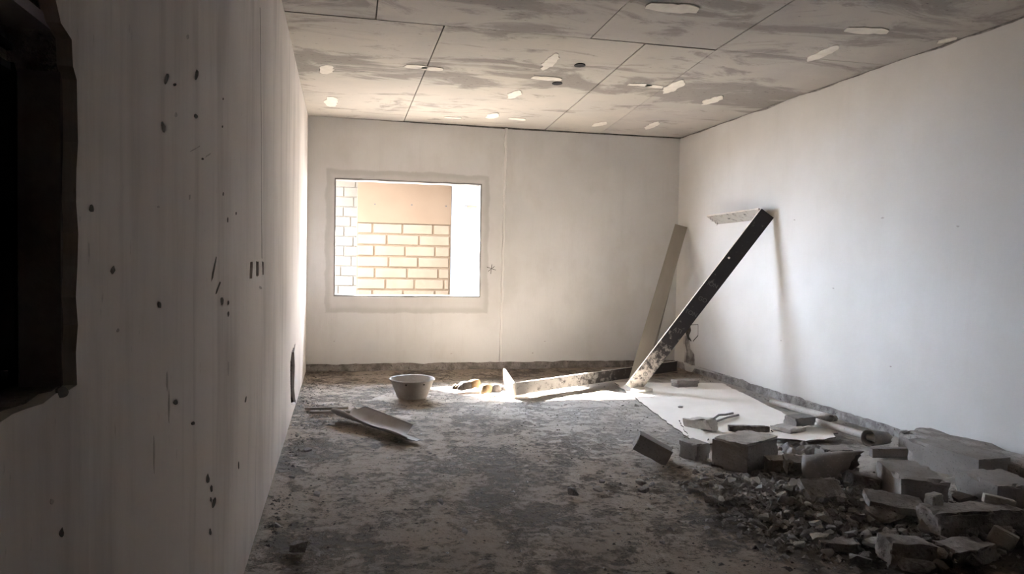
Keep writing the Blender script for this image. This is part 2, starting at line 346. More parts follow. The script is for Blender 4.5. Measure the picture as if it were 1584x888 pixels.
# pits and scratches in the left wall (thin chipped scabs)
pits = [([(1.709, 1.620), (1.697, 1.611), (1.683, 1.604), (1.675, 1.605), (1.674, 1.610), (1.679, 1.618), (1.694, 1.629), (1.710, 1.633), (1.718, 1.630)], 1),
 ([(1.789, 1.628), (1.787, 1.626), (1.776, 1.622), (1.765, 1.620), (1.758, 1.620), (1.758, 1.622), (1.762, 1.624), (1.776, 1.628), (1.789, 1.630)], 1),
 ([(2.050, 1.710), (2.034, 1.699), (2.019, 1.691), (2.005, 1.689), (2.002, 1.695), (2.010, 1.708), (2.028, 1.720), (2.040, 1.720), (2.052, 1.720)], 1),
 ([(2.046, 1.607), (2.046, 1.603), (2.034, 1.599), (2.019, 1.595), (2.006, 1.595), (1.991, 1.596), (1.997, 1.601), (2.014, 1.606), (2.030, 1.607)], 1),
 ([(1.683, 1.518), (1.683, 1.510), (1.677, 1.504), (1.664, 1.503), (1.652, 1.508), (1.647, 1.514), (1.648, 1.521), (1.659, 1.524), (1.670, 1.522)], 1),
 ([(1.222, 1.317), (1.221, 1.313), (1.213, 1.312), (1.207, 1.312), (1.200, 1.314), (1.202, 1.318), (1.206, 1.322), (1.213, 1.323), (1.219, 1.321)], 1),
 ([(1.331, 1.224), (1.322, 1.220), (1.315, 1.218), (1.309, 1.220), (1.304, 1.223), (1.308, 1.227), (1.315, 1.230), (1.323, 1.232), (1.327, 1.228)], 1),
 ([(1.651, 1.148), (1.649, 1.142), (1.637, 1.143), (1.628, 1.144), (1.621, 1.147), (1.618, 1.153), (1.626, 1.156), (1.637, 1.155), (1.646, 1.153)], 1),
 ([(1.636, 1.348), (1.635, 1.346), (1.628, 1.346), (1.621, 1.345), (1.615, 1.346), (1.615, 1.348), (1.621, 1.349), (1.629, 1.350), (1.633, 1.349)], 0),
 ([(2.322, 1.215), (2.289, 1.188), (2.263, 1.178), (2.264, 1.187), (2.273, 1.202), (2.308, 1.228), (2.342, 1.250), (2.351, 1.247), (2.343, 1.234)], 1),
 ([(2.493, 1.112), (2.488, 1.106), (2.475, 1.101), (2.449, 1.101), (2.429, 1.110), (2.426, 1.117), (2.433, 1.122), (2.451, 1.123), (2.478, 1.121)], 1),
 ([(2.614, 1.098), (2.609, 1.093), (2.597, 1.092), (2.582, 1.091), (2.575, 1.097), (2.577, 1.102), (2.585, 1.105), (2.597, 1.105), (2.608, 1.103)], 1),
 ([(2.618, 1.059), (2.609, 1.054), (2.599, 1.052), (2.586, 1.053), (2.578, 1.059), (2.572, 1.066), (2.587, 1.069), (2.599, 1.070), (2.613, 1.067)], 1),
 ([(2.396, 1.155), (2.359, 1.140), (2.338, 1.138), (2.338, 1.142), (2.350, 1.151), (2.381, 1.162), (2.412, 1.173), (2.424, 1.173), (2.431, 1.169)], 1),
 ([(2.250, 0.613), (2.239, 0.607), (2.220, 0.611), (2.202, 0.616), (2.190, 0.626), (2.191, 0.635), (2.202, 0.638), (2.221, 0.638), (2.235, 0.625)], 1),
 ([(2.299, 0.570), (2.301, 0.563), (2.285, 0.565), (2.269, 0.570), (2.262, 0.579), (2.258, 0.586), (2.270, 0.588), (2.285, 0.585), (2.299, 0.577)], 1),
 ([(2.356, 0.509), (2.337, 0.507), (2.318, 0.508), (2.296, 0.514), (2.292, 0.525), (2.305, 0.534), (2.329, 0.532), (2.351, 0.529), (2.365, 0.518)], 1),
 ([(2.285, 0.447), (2.281, 0.442), (2.267, 0.445), (2.252, 0.451), (2.242, 0.460), (2.245, 0.464), (2.250, 0.469), (2.267, 0.464), (2.276, 0.455)], 1),
 ([(2.290, 0.541), (2.286, 0.537), (2.274, 0.538), (2.265, 0.544), (2.254, 0.549), (2.258, 0.553), (2.261, 0.557), (2.274, 0.553), (2.281, 0.547)], 1),
 ([(1.097, 0.876), (1.096, 0.872), (1.090, 0.872), (1.084, 0.875), (1.079, 0.880), (1.081, 0.883), (1.085, 0.884), (1.091, 0.885), (1.094, 0.880)], 1),
 ([(1.062, 0.929), (1.059, 0.928), (1.056, 0.927), (1.051, 0.929), (1.048, 0.932), (1.049, 0.934), (1.051, 0.936), (1.056, 0.934), (1.060, 0.932)], 0),
 ([(1.814, 0.917), (1.813, 0.913), (1.795, 0.914), (1.777, 0.919), (1.766, 0.924), (1.771, 0.926), (1.779, 0.927), (1.794, 0.926), (1.809, 0.921)], 1),
 ([(2.023, 0.823), (2.014, 0.821), (1.998, 0.824), (1.983, 0.827), (1.970, 0.832), (1.972, 0.835), (1.985, 0.834), (1.999, 0.833), (2.016, 0.828)], 1),
 ([(3.102, 0.684), (3.090, 0.678), (3.068, 0.679), (3.046, 0.683), (3.048, 0.691), (3.059, 0.696), (3.078, 0.699), (3.104, 0.698), (3.106, 0.690)], 1),
 ([(2.074, 1.534), (2.075, 1.533), (2.033, 1.522), (1.983, 1.510), (1.953, 1.503), (1.940, 1.501), (1.972, 1.510), (2.021, 1.522), (2.075, 1.536)], 0),
 ([(2.244, 1.539), (2.239, 1.537), (2.217, 1.530), (2.183, 1.522), (2.154, 1.515), (2.162, 1.519), (2.169, 1.522), (2.204, 1.531), (2.230, 1.537)], 0),
 ([(1.354, 1.124), (1.352, 1.122), (1.347, 1.121), (1.340, 1.122), (1.337, 1.124), (1.339, 1.126), (1.342, 1.127), (1.347, 1.128), (1.352, 1.126)], 0),
 ([(1.801, 1.563), (1.797, 1.559), (1.789, 1.557), (1.781, 1.555), (1.774, 1.556), (1.776, 1.560), (1.780, 1.565), (1.789, 1.568), (1.797, 1.566)], 0),
 ([(1.928, 1.772), (1.924, 1.767), (1.914, 1.763), (1.904, 1.760), (1.899, 1.762), (1.896, 1.765), (1.905, 1.770), (1.915, 1.775), (1.924, 1.775)], 0),
 ([(1.116, 1.062), (1.110, 1.058), (1.098, 1.058), (1.083, 1.060), (1.077, 1.066), (1.075, 1.073), (1.086, 1.074), (1.098, 1.073), (1.108, 1.069)], 1),
 ([(1.601, 0.856), (1.598, 0.836), (1.595, 0.814), (1.591, 0.828), (1.588, 0.846), (1.588, 0.870), (1.590, 0.892), (1.594, 0.887), (1.598, 0.879)], 0),
 ([(1.736, 0.920), (1.731, 0.903), (1.727, 0.887), (1.721, 0.896), (1.717, 0.913), (1.718, 0.933), (1.721, 0.946), (1.726, 0.961), (1.732, 0.945)], 0),
 ([(1.716, 0.980), (1.713, 0.967), (1.708, 0.960), (1.702, 0.969), (1.697, 0.976), (1.698, 0.989), (1.701, 0.999), (1.707, 1.003), (1.713, 0.994)], 0),
 ([(2.623, 0.877), (2.614, 0.865), (2.606, 0.854), (2.594, 0.859), (2.585, 0.873), (2.586, 0.891), (2.592, 0.906), (2.604, 0.902), (2.617, 0.897)], 0),
 ([(2.583, 1.370), (2.581, 1.364), (2.573, 1.360), (2.563, 1.361), (2.558, 1.366), (2.558, 1.371), (2.563, 1.375), (2.572, 1.378), (2.582, 1.376)], 1),
 ([(2.786, 1.403), (2.780, 1.398), (2.771, 1.396), (2.759, 1.395), (2.755, 1.399), (2.754, 1.403), (2.761, 1.406), (2.770, 1.407), (2.780, 1.407)], 1),
 ([(2.485, 1.446), (2.481, 1.441), (2.474, 1.439), (2.464, 1.438), (2.459, 1.441), (2.461, 1.445), (2.466, 1.448), (2.474, 1.451), (2.483, 1.450)], 1),
 ([(2.134, 1.509), (2.128, 1.506), (2.116, 1.504), (2.106, 1.503), (2.098, 1.503), (2.098, 1.505), (2.103, 1.508), (2.117, 1.510), (2.129, 1.510)], 1),
 ([(2.462, 1.651), (2.460, 1.648), (2.453, 1.646), (2.444, 1.644), (2.442, 1.646), (2.438, 1.648), (2.445, 1.651), (2.453, 1.653), (2.462, 1.654)], 1),
 ([(1.953, 1.393), (1.951, 1.388), (1.944, 1.386), (1.938, 1.386), (1.934, 1.389), (1.933, 1.394), (1.938, 1.397), (1.944, 1.398), (1.953, 1.399)], 0),
 ([(2.893, 0.477), (2.893, 0.467), (2.881, 0.466), (2.868, 0.471), (2.860, 0.481), (2.858, 0.492), (2.867, 0.498), (2.880, 0.496), (2.890, 0.487)], 1),
 ([(3.680, 1.101), (3.639, 1.101), (3.587, 1.105), (3.550, 1.111), (3.551, 1.115), (3.557, 1.119), (3.609, 1.116), (3.648, 1.111), (3.672, 1.106)], 0),
 ([(2.476, 1.739), (2.470, 1.735), (2.463, 1.733), (2.455, 1.731), (2.448, 1.732), (2.451, 1.735), (2.455, 1.738), (2.463, 1.740), (2.469, 1.739)], 1)]
for i, (pts, mt) in enumerate(pits):
    plate('pit', pts, [], lambda u, v, d: (XL + .0004 - d, u, v), .003, m_pock if mt else m_smudge, wl)
# thin vertical crack on the left wall
ck = [(3.500, 2.350), (3.543, 2.112), (3.590, 1.832), (3.610, 1.540), (3.659, 1.244)]
cv = [(u - .006, v) for u, v in ck] + [(u + .006, v) for u, v in reversed(ck)]
plate('crack', ragged(cv, .06, .002, 3), [], lambda u, v, d: (XL + .0012 - d, u, v), .003, m_smudge, wl)
# back wall: crosshair drawn by the window, chips
def stroke(name, a, b, wd, to3, parent, mat=m_pock):
    a, b = Vector(a), Vector(b); n = (b - a).normalized(); n = Vector((-n.y, n.x)) * wd / 2
    return plate(name, [tuple(a - n), tuple(b - n), tuple(b + n), tuple(a + n)], [], to3, .003, mat, parent)
tbk = lambda u, v, d: (u, YB - .0012 + d, v)
for a, b in (((1.637, 1.185), (1.744, 1.150)), ((1.697, 1.216), (1.684, 1.104)), ((1.653, 1.134), (1.728, 1.194))):
    stroke('pencil_mark', a, b, .006, tbk, wb)
for c in ((2.201, 0.189), (2.347, 0.325), (-0.058, 0.339), (2.400, 1.160), (1.242, 0.191), (3.734, 0.828)):
    rr = random.Random(c[0]); plate('chip', [(c[0] + rr.uniform(.006, .018) * math.cos(t), c[1] + rr.uniform(.004, .01) * math.sin(t)) for t in (0, 1, 2, 3, 4, 5)], [], tbk, .003, m_smudge, wb)
trk = lambda u, v, d: (XR - .0012 + d, u, v)
for c in ((4.888, 1.634), (4.174, 1.540), (6.012, 1.676), (5.437, 1.079), (6.167, 0.564), (4.744, 0.524)):
    rr = random.Random(c[0]); plate('chip', [(c[0] + rr.uniform(.008, .022) * math.cos(t), c[1] + rr.uniform(.003, .008) * math.sin(t)) for t in (0, 1, 2, 3, 4, 5)], [], trk, .003, m_smudge, wr)
ob = obox
stroke('outline', ob[0], ob[1], .008, trk, wr); stroke('outline', ob[1], ob[2], .008, trk, wr); stroke('outline', ob[2], ob[4], .012, trk, wr)
plate('broken_patch', ragged([(8.139, 0.536), (8.005, 0.556), (7.985, 0.482), (8.030, 0.417), (7.961, 0.363), (8.062, 0.383), (8.134, 0.468)], .02, .006, 4), [], lambda u, v, d: (XR - .002 + d, u, v), .004, m_pock, wr)

# ---------------- ceiling ----------------
ce = struct('ceiling')
box('slab', (XL - 4, XR + 3, YF - .2, 10.05, HC + .03, HC + .22), m_joint, ce)
yj = 4.925; y3 = 1.6; g_ = .0045
rowA = [(XL - .02, XL - .02), (.648, .670), (2.06, 2.30), (2.60, 2.985), (XR + .02, XR + .02)]
rowB = [(XL - .02, XL - .02), (.16, .205), (1.55, 1.655), (2.40, 2.60), (XR + .02, XR + .02)]
rowC = [(XL - .02, XL - .02), (.8, .8), (2.2, 2.2), (XR + .02, XR + .02)]
def panels(row, ya, yb, mats, dz):
    for i in range(len(row) - 1):
        a, b = row[i], row[i + 1]; z = HC + dz[i % len(dz)]
        v = [(a[0] + g_, ya + g_, z), (b[0] - g_, ya + g_, z), (b[1] - g_, yb - g_, z), (a[1] + g_, yb - g_, z)]
        v += [(x, y, HC + .04) for x, y, _ in v]
        o = obj('panel', v, BOXF, mats[i % len(mats)], ce)
panels(rowA, yj, YB + .02, [m_ceil_a, m_ceil_a, m_ceil_a, m_ceil_b], [0, .002, -.001, .003])
panels(rowB, y3, yj, [m_ceil_b], [.003, .001, .004, .002])
panels(rowC, YF, y3, [m_ceil_b], [.0, .002])
dabs = [[(-0.186, 6.418), (-0.170, 6.220), (-0.125, 6.163), (-0.081, 6.164), (-0.070, 6.218), (-0.077, 6.384), (-0.124, 6.461), (-0.164, 6.457)],
 [(-0.176, 7.639), (-0.137, 7.354), (-0.088, 7.352), (-0.045, 7.441), (-0.040, 7.551), (-0.066, 7.812), (-0.121, 7.839), (-0.160, 7.749)],
 [(0.472, 6.045), (0.487, 5.968), (0.562, 5.954), (0.640, 5.963), (0.662, 5.987), (0.658, 6.053), (0.581, 6.074), (0.512, 6.065)],
 [(0.608, 6.067), (0.620, 5.990), (0.692, 5.975), (0.768, 5.984), (0.789, 6.009), (0.787, 6.075), (0.714, 6.096), (0.647, 6.087)],
 [(1.511, 6.913), (1.475, 6.730), (1.502, 6.614), (1.542, 6.549), (1.566, 6.576), (1.602, 6.717), (1.579, 6.848), (1.542, 6.909)],
 [(1.508, 7.915), (1.482, 7.727), (1.520, 7.647), (1.569, 7.620), (1.593, 7.663), (1.621, 7.816), (1.586, 7.913), (1.541, 7.936)],
 [(1.742, 7.891), (1.748, 7.825), (1.826, 7.818), (1.909, 7.833), (1.935, 7.857), (1.938, 7.914), (1.860, 7.926), (1.786, 7.912)],
 [(1.560, 5.816), (1.500, 5.643), (1.501, 5.461), (1.519, 5.325), (1.541, 5.325), (1.591, 5.441), (1.598, 5.633), (1.582, 5.764)],
 [(1.534, 6.099), (1.541, 6.018), (1.643, 6.003), (1.753, 6.014), (1.787, 6.040), (1.793, 6.110), (1.690, 6.131), (1.592, 6.120)],
 [(2.382, 6.078), (2.385, 6.025), (2.471, 6.006), (2.564, 6.001), (2.593, 6.015), (2.600, 6.058), (2.514, 6.082), (2.432, 6.086)],
 [(2.543, 6.064), (2.533, 5.998), (2.599, 5.997), (2.674, 6.018), (2.702, 6.044), (2.717, 6.102), (2.652, 6.108), (2.586, 6.089)],
 [(2.810, 6.287), (2.724, 6.089), (2.721, 5.909), (2.745, 5.781), (2.775, 5.790), (2.847, 5.930), (2.860, 6.124), (2.840, 6.246)],
 [(3.356, 6.616), (3.290, 6.459), (3.303, 6.314), (3.337, 6.210), (3.366, 6.217), (3.425, 6.331), (3.420, 6.487), (3.389, 6.584)],
 [(2.732, 8.016), (2.700, 7.880), (2.737, 7.785), (2.786, 7.725), (2.811, 7.742), (2.843, 7.847), (2.811, 7.954), (2.766, 8.007)],
 [(3.374, 8.007), (3.298, 7.816), (3.290, 7.645), (3.306, 7.524), (3.331, 7.535), (3.394, 7.673), (3.410, 7.858), (3.397, 7.971)],
 [(3.171, 4.298), (3.147, 4.220), (3.255, 4.188), (3.380, 4.178), (3.429, 4.196), (3.464, 4.261), (3.358, 4.300), (3.245, 4.308)],
 [(3.386, 4.995), (3.313, 4.869), (3.303, 4.709), (3.314, 4.580), (3.336, 4.571), (3.395, 4.653), (3.414, 4.817), (3.405, 4.939)],
 [(1.767, 4.245), (1.764, 4.149), (1.889, 4.123), (2.029, 4.124), (2.076, 4.152), (2.097, 4.234), (1.970, 4.269), (1.845, 4.265)],
 [(3.936, 4.348), (3.903, 4.299), (3.915, 4.244), (3.938, 4.201), (3.955, 4.201), (3.985, 4.237), (3.976, 4.295), (3.955, 4.333)],
 [(1.064, 8.048), (1.078, 8.001), (1.154, 7.986), (1.232, 7.986), (1.253, 7.999), (1.250, 8.039), (1.173, 8.058), (1.105, 8.057)],
 [(-0.481, 7.941), (-0.464, 7.767), (-0.431, 7.719), (-0.402, 7.722), (-0.397, 7.771), (-0.408, 7.917), (-0.442, 7.981), (-0.468, 7.976)]]
for i, pts in enumerate(dabs):
    o = plate('plaster_dab', ragged(pts, .035, .012, 50 + i), [], lambda u, v, d: (u, v, HC - .004 + d), .006, m_dab, ce)
for i, c in enumerate(((1.800, 5.596), (1.798, 6.212))):
    pts = [(c[0] + .045 * math.cos(t * .6), c[1] + .055 * math.sin(t * .6)) for t in range(10)]
    plate('cable_hole', pts, [], lambda u, v, d: (u, v, HC - .003 + d), .006, m_black, ce)

# ---------------- outside the window ----------------
go = box('ground_outside', (-14, 18, 8.62, 40, -.35, -.15), m_ground); go['kind'] = 'structure'
bs = box('balcony_slab_edge', (XL - 3, XR + 3, 8.607, 8.63, -.4, 0), m_white); bs['kind'] = 'structure'
def courses(parent, x0, x1, yf, z0, z1, h, wdt, mat, seed, joint=.014):
    rnd = random.Random(seed); z = z1; r = 0
    while z - h > z0 - h:
        x = x0 - (0 if r % 2 else wdt * .45); 
        while x < x1:
            ww = wdt * rnd.uniform(.9, 1.04); a, b = max(x, x0), min(x + ww, x1)
            if b - a > .05:
                box('block', (a + joint, b - joint, yf + rnd.uniform(-.006, .006), yf + .1, z - h + joint, z - joint), mat, parent, .008)
            x += ww
        z -= h; r += 1
wo = struct('wall_outside')
box('mortar', (.285, 1.965, 13.62, 13.8, -.3, 1.905), m_mortar, wo)
courses(wo, .285, 1.955, 13.6, -.1, 1.905, .2, .56, m_block_c, 3, .016)
box('render_panel', (.285, 1.965, 13.58, 13.8, 1.905, 2.95), m_tan, wo)
for cx, cz in ((0.590, 2.232), (1.245, 2.244), (1.868, 2.242)):
    box('tie_hole', (cx - .012, cx + .012, 13.576, 13.582, cz - .012, cz + .012), m_black, wo)
lz = box('added_shade_ledge', (-.7, 9, 12.2, 16, 2.96, 3.16), m_white); lz['kind'] = 'structure'  # added unseen slab, keeps sky light off the outside block wall
wo2 = struct('wall_outside')
box('mortar', (-3.0, .6, 15.52, 15.7, -.3, 3.1), m_block_w, wo2)
courses(wo2, -1.2, .6, 15.5, -.3, 3.1, .2, .5, m_block_w, 5, .008)
wo3 = struct('wall_outside')
WX = 1.975
rec = [(10.868, 0.886), (12.316, 0.846), (12.453, 2.190), (10.980, 2.078)]
plate('render', [(9.3, -.3), (14, -.3), (14, 3.0), (9.3, 3.0)], [rec], lambda u, v, d: (WX + d, u, v), .25, m_white, wo3)
box('recess_panel', (WX + .10, WX + .3, 9.3, 14, .3, 2.8), m_block_c, wo3)

# ---------------- generic builders ----------------
def rough_block(name, L, W, H, seed, mat, parent=None, chip=.02, brk=0, cuts=9, amp=.003):
    bm = bmesh.new(); bmesh.ops.create_cube(bm, size=1)
    bmesh.ops.subdivide_edges(bm, edges=bm.edges[:], cuts=cuts, use_grid_fill=True)
    off = Vector((seed * 3.1, seed * 1.7, 0))
    for v in bm.verts:
        c = v.co.copy(); ext = sum(1 for q in c if abs(abs(q) - .5) < 1e-4)
        p = Vector((c.x * L, c.y * W, c.z * H))
        if ext >= 2:
            s = max(0, noise.noise(p * 17 + off) - .05) * chip * 1.7 + chip * .06
            for k in range(3):
                if abs(abs(c[k]) - .5) < 1e-4: p[k] -= math.copysign(s * (1 if ext == 2 else .9), c[k])
        p += Vector((noise.noise(p * 14 + off), noise.noise(p * 14 + off * 2), noise.noise(p * 14 - off))) * amp
        if brk and c.x > .2: p.x += (noise.noise(Vector((0, p.y * 8, p.z * 8)) + off) * brk - brk * .3) * (c.x - .2) / .3
        v.co = p + Vector((0, 0, H / 2))
    return from_bm(name, bm, mat, parent)
def put(o, loc, rz=0, rx=0, ry=0):
    o.location = loc; o.rotation_euler = (R(rx), R(ry), R(rz)); return o
def rock_mesh(seed, mat, n=14, flat=.6, name='chunk'):
    rnd = random.Random(seed); bm = bmesh.new()
    for i in range(n):
        v = Vector((rnd.gauss(0, 1), rnd.gauss(0, 1), rnd.gauss(0, 1))).normalized() * rnd.uniform(.75, 1.1)
        # square-ish: push to a box
        v = Vector([math.copysign(abs(q) ** .6, q) for q in v]) * .5
        bm.verts.new((v.x, v.y * rnd.uniform(.7, 1), v.z * flat))
    bmesh.ops.convex_hull(bm, input=bm.verts[:])
    bmesh.ops.delete(bm, geom=[v for v in bm.verts if not v.link_faces], context='VERTS')
    me = bpy.data.meshes.new(name); bm.normal_update(); bm.to_mesh(me); bm.free(); me.materials.append(mat); return me
def beam(name, L, W, T, mats, parent=None, x0=0, bev=.0015):
    """board along +x from x0, width W along y, thickness T along z (face mat 0, edge mat 1)"""
    bm = bmesh.new(); vs = [bm.verts.new(v) for v in boxv(x0, x0 + L, -W / 2, W / 2, -T / 2, T / 2)]
    for i, f in enumerate(BOXF):
        fc = bm.faces.new([vs[k] for k in f]); fc.material_index = 0 if i < 2 else 1
    return from_bm(name, bm, mats, parent)
def frame_at(o, p0, p1, wdir):
    """local x along p0->p1, local y as close as possible to wdir"""
    x = (Vector(p1) - Vector(p0)).normalized(); y = Vector(wdir); y = (y - x * y.dot(x)).normalized(); z = x.cross(y)
    M = Matrix((x, y, z)).transposed().to_4x4(); M.translation = Vector(p0); o.matrix_world = M; return o
def tube_mesh(name, r0, L, mat, parent=None, th=.003, r1=None, seg=28, a0=0, a1=360, n=8, wob=0, jag=0, oval=1, seed=1, slant=0):
    """open pipe along +x"""
    r1 = r1 or r0; full = abs(a1 - a0) >= 359.9; k = seg if full else seg + 1; vs = []; fs = []
    rnd = random.Random(seed); jg = [rnd.uniform(-jag, jag) for _ in range(k)]
    for s in (0, 1):
        for i in range(n + 1):
            t = i / n
            for j in range(k):
                a = R(a0 + (a1 - a0) * j / seg); r = r0 + (r1 - r0) * t - s * th
                r *= 1 + wob * noise.noise(Vector((t * 2, math.cos(a), math.sin(a))) + Vector((seed, 0, 0)))
                xx = t * L + (jg[j] + slant * math.cos(a) if i == n else 0)
                vs.append((xx, r * math.cos(a) * oval, r * math.sin(a)))
    N = (n + 1) * k
    def q(s, i, j): return s * N + i * k + j % k
    for s in (0, 1):
        for i in range(n):
            for j in range(seg):
                f = (q(s, i, j), q(s, i, j + 1), q(s, i + 1, j + 1), q(s, i + 1, j)); fs.append(f if s else tuple(reversed(f)))
    for i in (0, n):
        for j in range(seg):
            f = (q(0, i, j), q(0, i, j + 1), q(1, i, j + 1), q(1, i, j)); fs.append(f if i == 0 else tuple(reversed(f)))
    if not full:
        for i in range(n):
            for j in (0, seg): fs.append((q(0, i, j), q(0, i + 1, j), q(1, i + 1, j), q(1, i, j)))
    return obj(name, vs, fs, mat, parent, smooth=True)
def letters(s, size, parent, loc, rz, mat=m_letter, name='lettering', rx=0):
    cu_ = bpy.data.curves.new(name, 'FONT'); cu_.body = s; cu_.size = size; cu_.extrude = .0003; cu_.align_x = 'CENTER'; cu_.align_y = 'CENTER'
    to = bpy.data.objects.new(name, cu_); C.objects.link(to); bpy.context.view_layer.update()
    me = bpy.data.meshes.new_from_object(to.evaluated_get(bpy.context.evaluated_depsgraph_get())); bpy.data.objects.remove(to)
    me.materials.clear(); me.materials.append(mat)
    o = bpy.data.objects.new(name, me); C.objects.link(o); o.parent = parent; o.location = loc; o.rotation_euler = (R(rx), 0, R(rz)); return o

# ---------------- boards ----------------
V = Vector
# leaning L-shaped formwork frame
LP0, LP1 = V((2.795, 6.80, .03)), V((3.935, 6.36, 1.755))
lf = thing('formwork_frame', 'dark plywood strip with faint print leaning steeply against right wall, cross board at its top', 'formwork board')
frame_at(lf, LP0, LP1, (.76, -.10, -.65))
LL = (LP1 - LP0).length
beam('long_board', LL, .148, .021, [m_lean, m_ply], lf)
b = beam('light_edge', LL, .003, .0215, [m_ply, m_ply], lf); b.location = (0, -.0752, 0)
bpy.context.view_layer.update()
cb = beam('cross_board', 1.02, .15, .018, [m_cross, m_ply], None)
frame_at(cb, (3.915, 6.38, 1.755), (3.915, 7.40, 1.745), (.85, 0, -.53))
bpy.context.view_layer.update(); mw = cb.matrix_world.copy(); cb.parent = lf; cb.matrix_parent_inverse = lf.matrix_world.inverted(); cb.matrix_world = mw
cb['label'] = 'short cross board with mortar-smeared underside'
for i in range(4):
    nn = tube_mesh('nail', .002, .035, m_nail, None, .0015, seg=6, n=1)
    frame_at(nn, (3.86 + i * .03, 7.33 + .02 * (i % 2), 1.77 - i * .018), (3.85 + i * .03, 7.32 + .02 * (i % 2), 1.725 - i * .018), (1, 0, 0))
    bpy.context.view_layer.update(); mw = nn.matrix_world.copy(); nn.parent = cb; nn.matrix_parent_inverse = cb.matrix_world.inverted(); nn.matrix_world = mw
bh = plate('bolt_hole', [(.011 * math.cos(t * .7), .011 * math.sin(t * .7)) for t in range(9)], [], lambda u, v, d: (LL * .74 + u, -.035 + v, -.0108 - .001 + d), .002, m_dab, lf)
sgn = 1
for (t, s, yy, sz) in ((.60, 'ION', .0, .05), (.52, 'GO', .01, .05), (.44, 'TON', .0, .05), (.34, 'ATI', .0, .05), (.25, 'CAT', .0, .05), (.155, 'O', -.02, .055), (.09, 'O', .01, .055)):
    letters(s, sz * 1.15, lf, (LL * t, yy, -.0110), 78, rx=180)
# frame lying on the floor
ff_ = thing('formwork_frame', 'dusty plywood strip standing on edge across floor with short board at its near end', 'formwork board', (0, 0, 0))
FP0, FP1 = V((1.572, 6.60, .088)), V((3.84, 8.03, .068))
frame_at(ff_, FP0, FP1, (0, 0, 1))
FL = (FP1 - FP0).length
beam('long_board', FL, .115, .02, [m_floorbd, m_ply], ff_)
e = beam('short_board', .98, .13, .02, [m_ply, m_ply], None); frame_at(e, (1.555, 6.585, .072), (1.665, 7.50, .072), (0, 0, 1))
bpy.context.view_layer.update(); mw = e.matrix_world.copy(); e.parent = ff_; e.matrix_parent_inverse = ff_.matrix_world.inverted(); e.matrix_world = mw
for (t, s, yy) in ((.045, 'O', -.02), (.20, 'X', .0), (.235, 'TP', -.01), (.285, 'R', .012), (.33, 'G', .01), (.39, 'O', .012), (.44, 'O', .01)):
    letters(s, .05, ff_, (FL * t, yy, .0102), 0, m_print_pale)
# two raw boards leaning in the corner
b1 = tag(beam('leaning_board', 2.24, .148, .022, [m_wood, m_wood_dk]), 'wide pale grey board leaning into the corner, in front of the darker one', 'board')
frame_at(b1, (2.93, 7.06, .03), (3.925, 8.17, 1.715), (.85, -.35, -.2))
b2 = tag(beam('leaning_board', 1.72, .12, .02, [m_wood_dk, m_wood]), 'narrow dark board leaning in the corner behind the wide pale board', 'board')
frame_at(b2, (3.05, 7.20, .02), (3.915, 8.22, 1.60), (.80, -.5, -.2))

# pale sheet on the floor
def sheet(name, pts, z, th, mat, edge, seed, wave=.006, amp=.01, step=.08):
    pp = ragged(pts, step, amp, seed); n = len(pp); cx = sum(p[0] for p in pp) / n; cy = sum(p[1] for p in pp) / n
    tri = tessellate_polygon([[V((p[0], p[1], 0)) for p in pp]])
    hz = lambda x, y: z + wave * noise.noise(V((x * 1.3, y * 1.3, seed)))
    vs = [(x - cx, y - cy, hz(x, y) + th) for x, y in pp] + [(x - cx, y - cy, hz(x, y)) for x, y in pp]
    fs = [tuple(t) for t in tri] + [tuple(i + n for i in reversed(t)) for t in tri]; mi = [0] * len(tri) + [0] * len(tri)
    for i in range(n): fs.append((i, (i + 1) % n, (i + 1) % n + n, i + n)); mi.append(1)
    o = obj(name, vs, fs, [mat, edge], None, mi); o.location = (cx, cy, 0)
    bm = bmesh.new(); bm.from_mesh(o.data); bmesh.ops.recalc_face_normals(bm, faces=bm.faces); bm.to_mesh(o.data); bm.free(); return o
tag(sheet('wall_board_sheet', [(2.41, 4.66), (3.56, 5.0), (3.93, 7.12), (2.80, 7.3)], .003, .010, m_sheet, m_edge, 3, .003, .012), 'large pale rectangular sheet lying flat on floor beside right wall', 'board')
tag(sheet('broken_sheet', [(3.0, 4.72), (3.2, 4.60), (3.5, 4.68), (3.66, 4.9), (3.55, 5.0), (3.18, 5.0)], .02, .010, m_sheet, m_edge, 5, .004, .02, .05), 'small broken pale sheet under the stacked slab pieces', 'board')
# twig / cable stubs on the sheet
def wire(name, pts, r, mat, parent=None, seg=6):
    vs = []; fs = []
    for i, p in enumerate(pts):
        p = V(p); d = (V(pts[min(i + 1, len(pts) - 1)]) - V(pts[max(0, i - 1)])).normalized(); a = d.cross(V((0, 0, 1))).normalized(); c = d.cross(a)
        for j in range(seg):
            t = 2 * math.pi * j / seg; vs.append(p + a * r * math.cos(t) + c * r * math.sin(t))
    for i in range(len(pts) - 1):
        for j in range(seg): fs.append((i * seg + j, i * seg + (j + 1) % seg, (i + 1) * seg + (j + 1) % seg, (i + 1) * seg + j))
    fs.append(tuple(range(seg))); fs.append(tuple(reversed([len(vs) - 1 - j for j in range(seg)])))
    return obj(name, vs, fs, mat, parent)
tw = [(2.747, 5.329), (2.809, 5.321), (2.902, 5.380), (3.012, 5.489), (3.092, 5.529), (3.170, 5.544)]
tag(wire('bent_rod', [(x, y, .028 + .008 * (i % 2)) for i, (x, y) in enumerate(tw)], .009, m_pvc_dk), 'upper of two crooked thin rods on the pale sheet', 'rod')
tw = [(2.753, 5.212), (2.853, 5.267), (2.942, 5.350), (3.043, 5.409), (3.165, 5.493), (3.192, 5.489)]
tag(wire('bent_rod', [(x, y, .026 + .006 * (i % 2)) for i, (x, y) in enumerate(tw)], .008, m_pvc_dk), 'lower of two crooked thin rods on the pale sheet', 'rod')
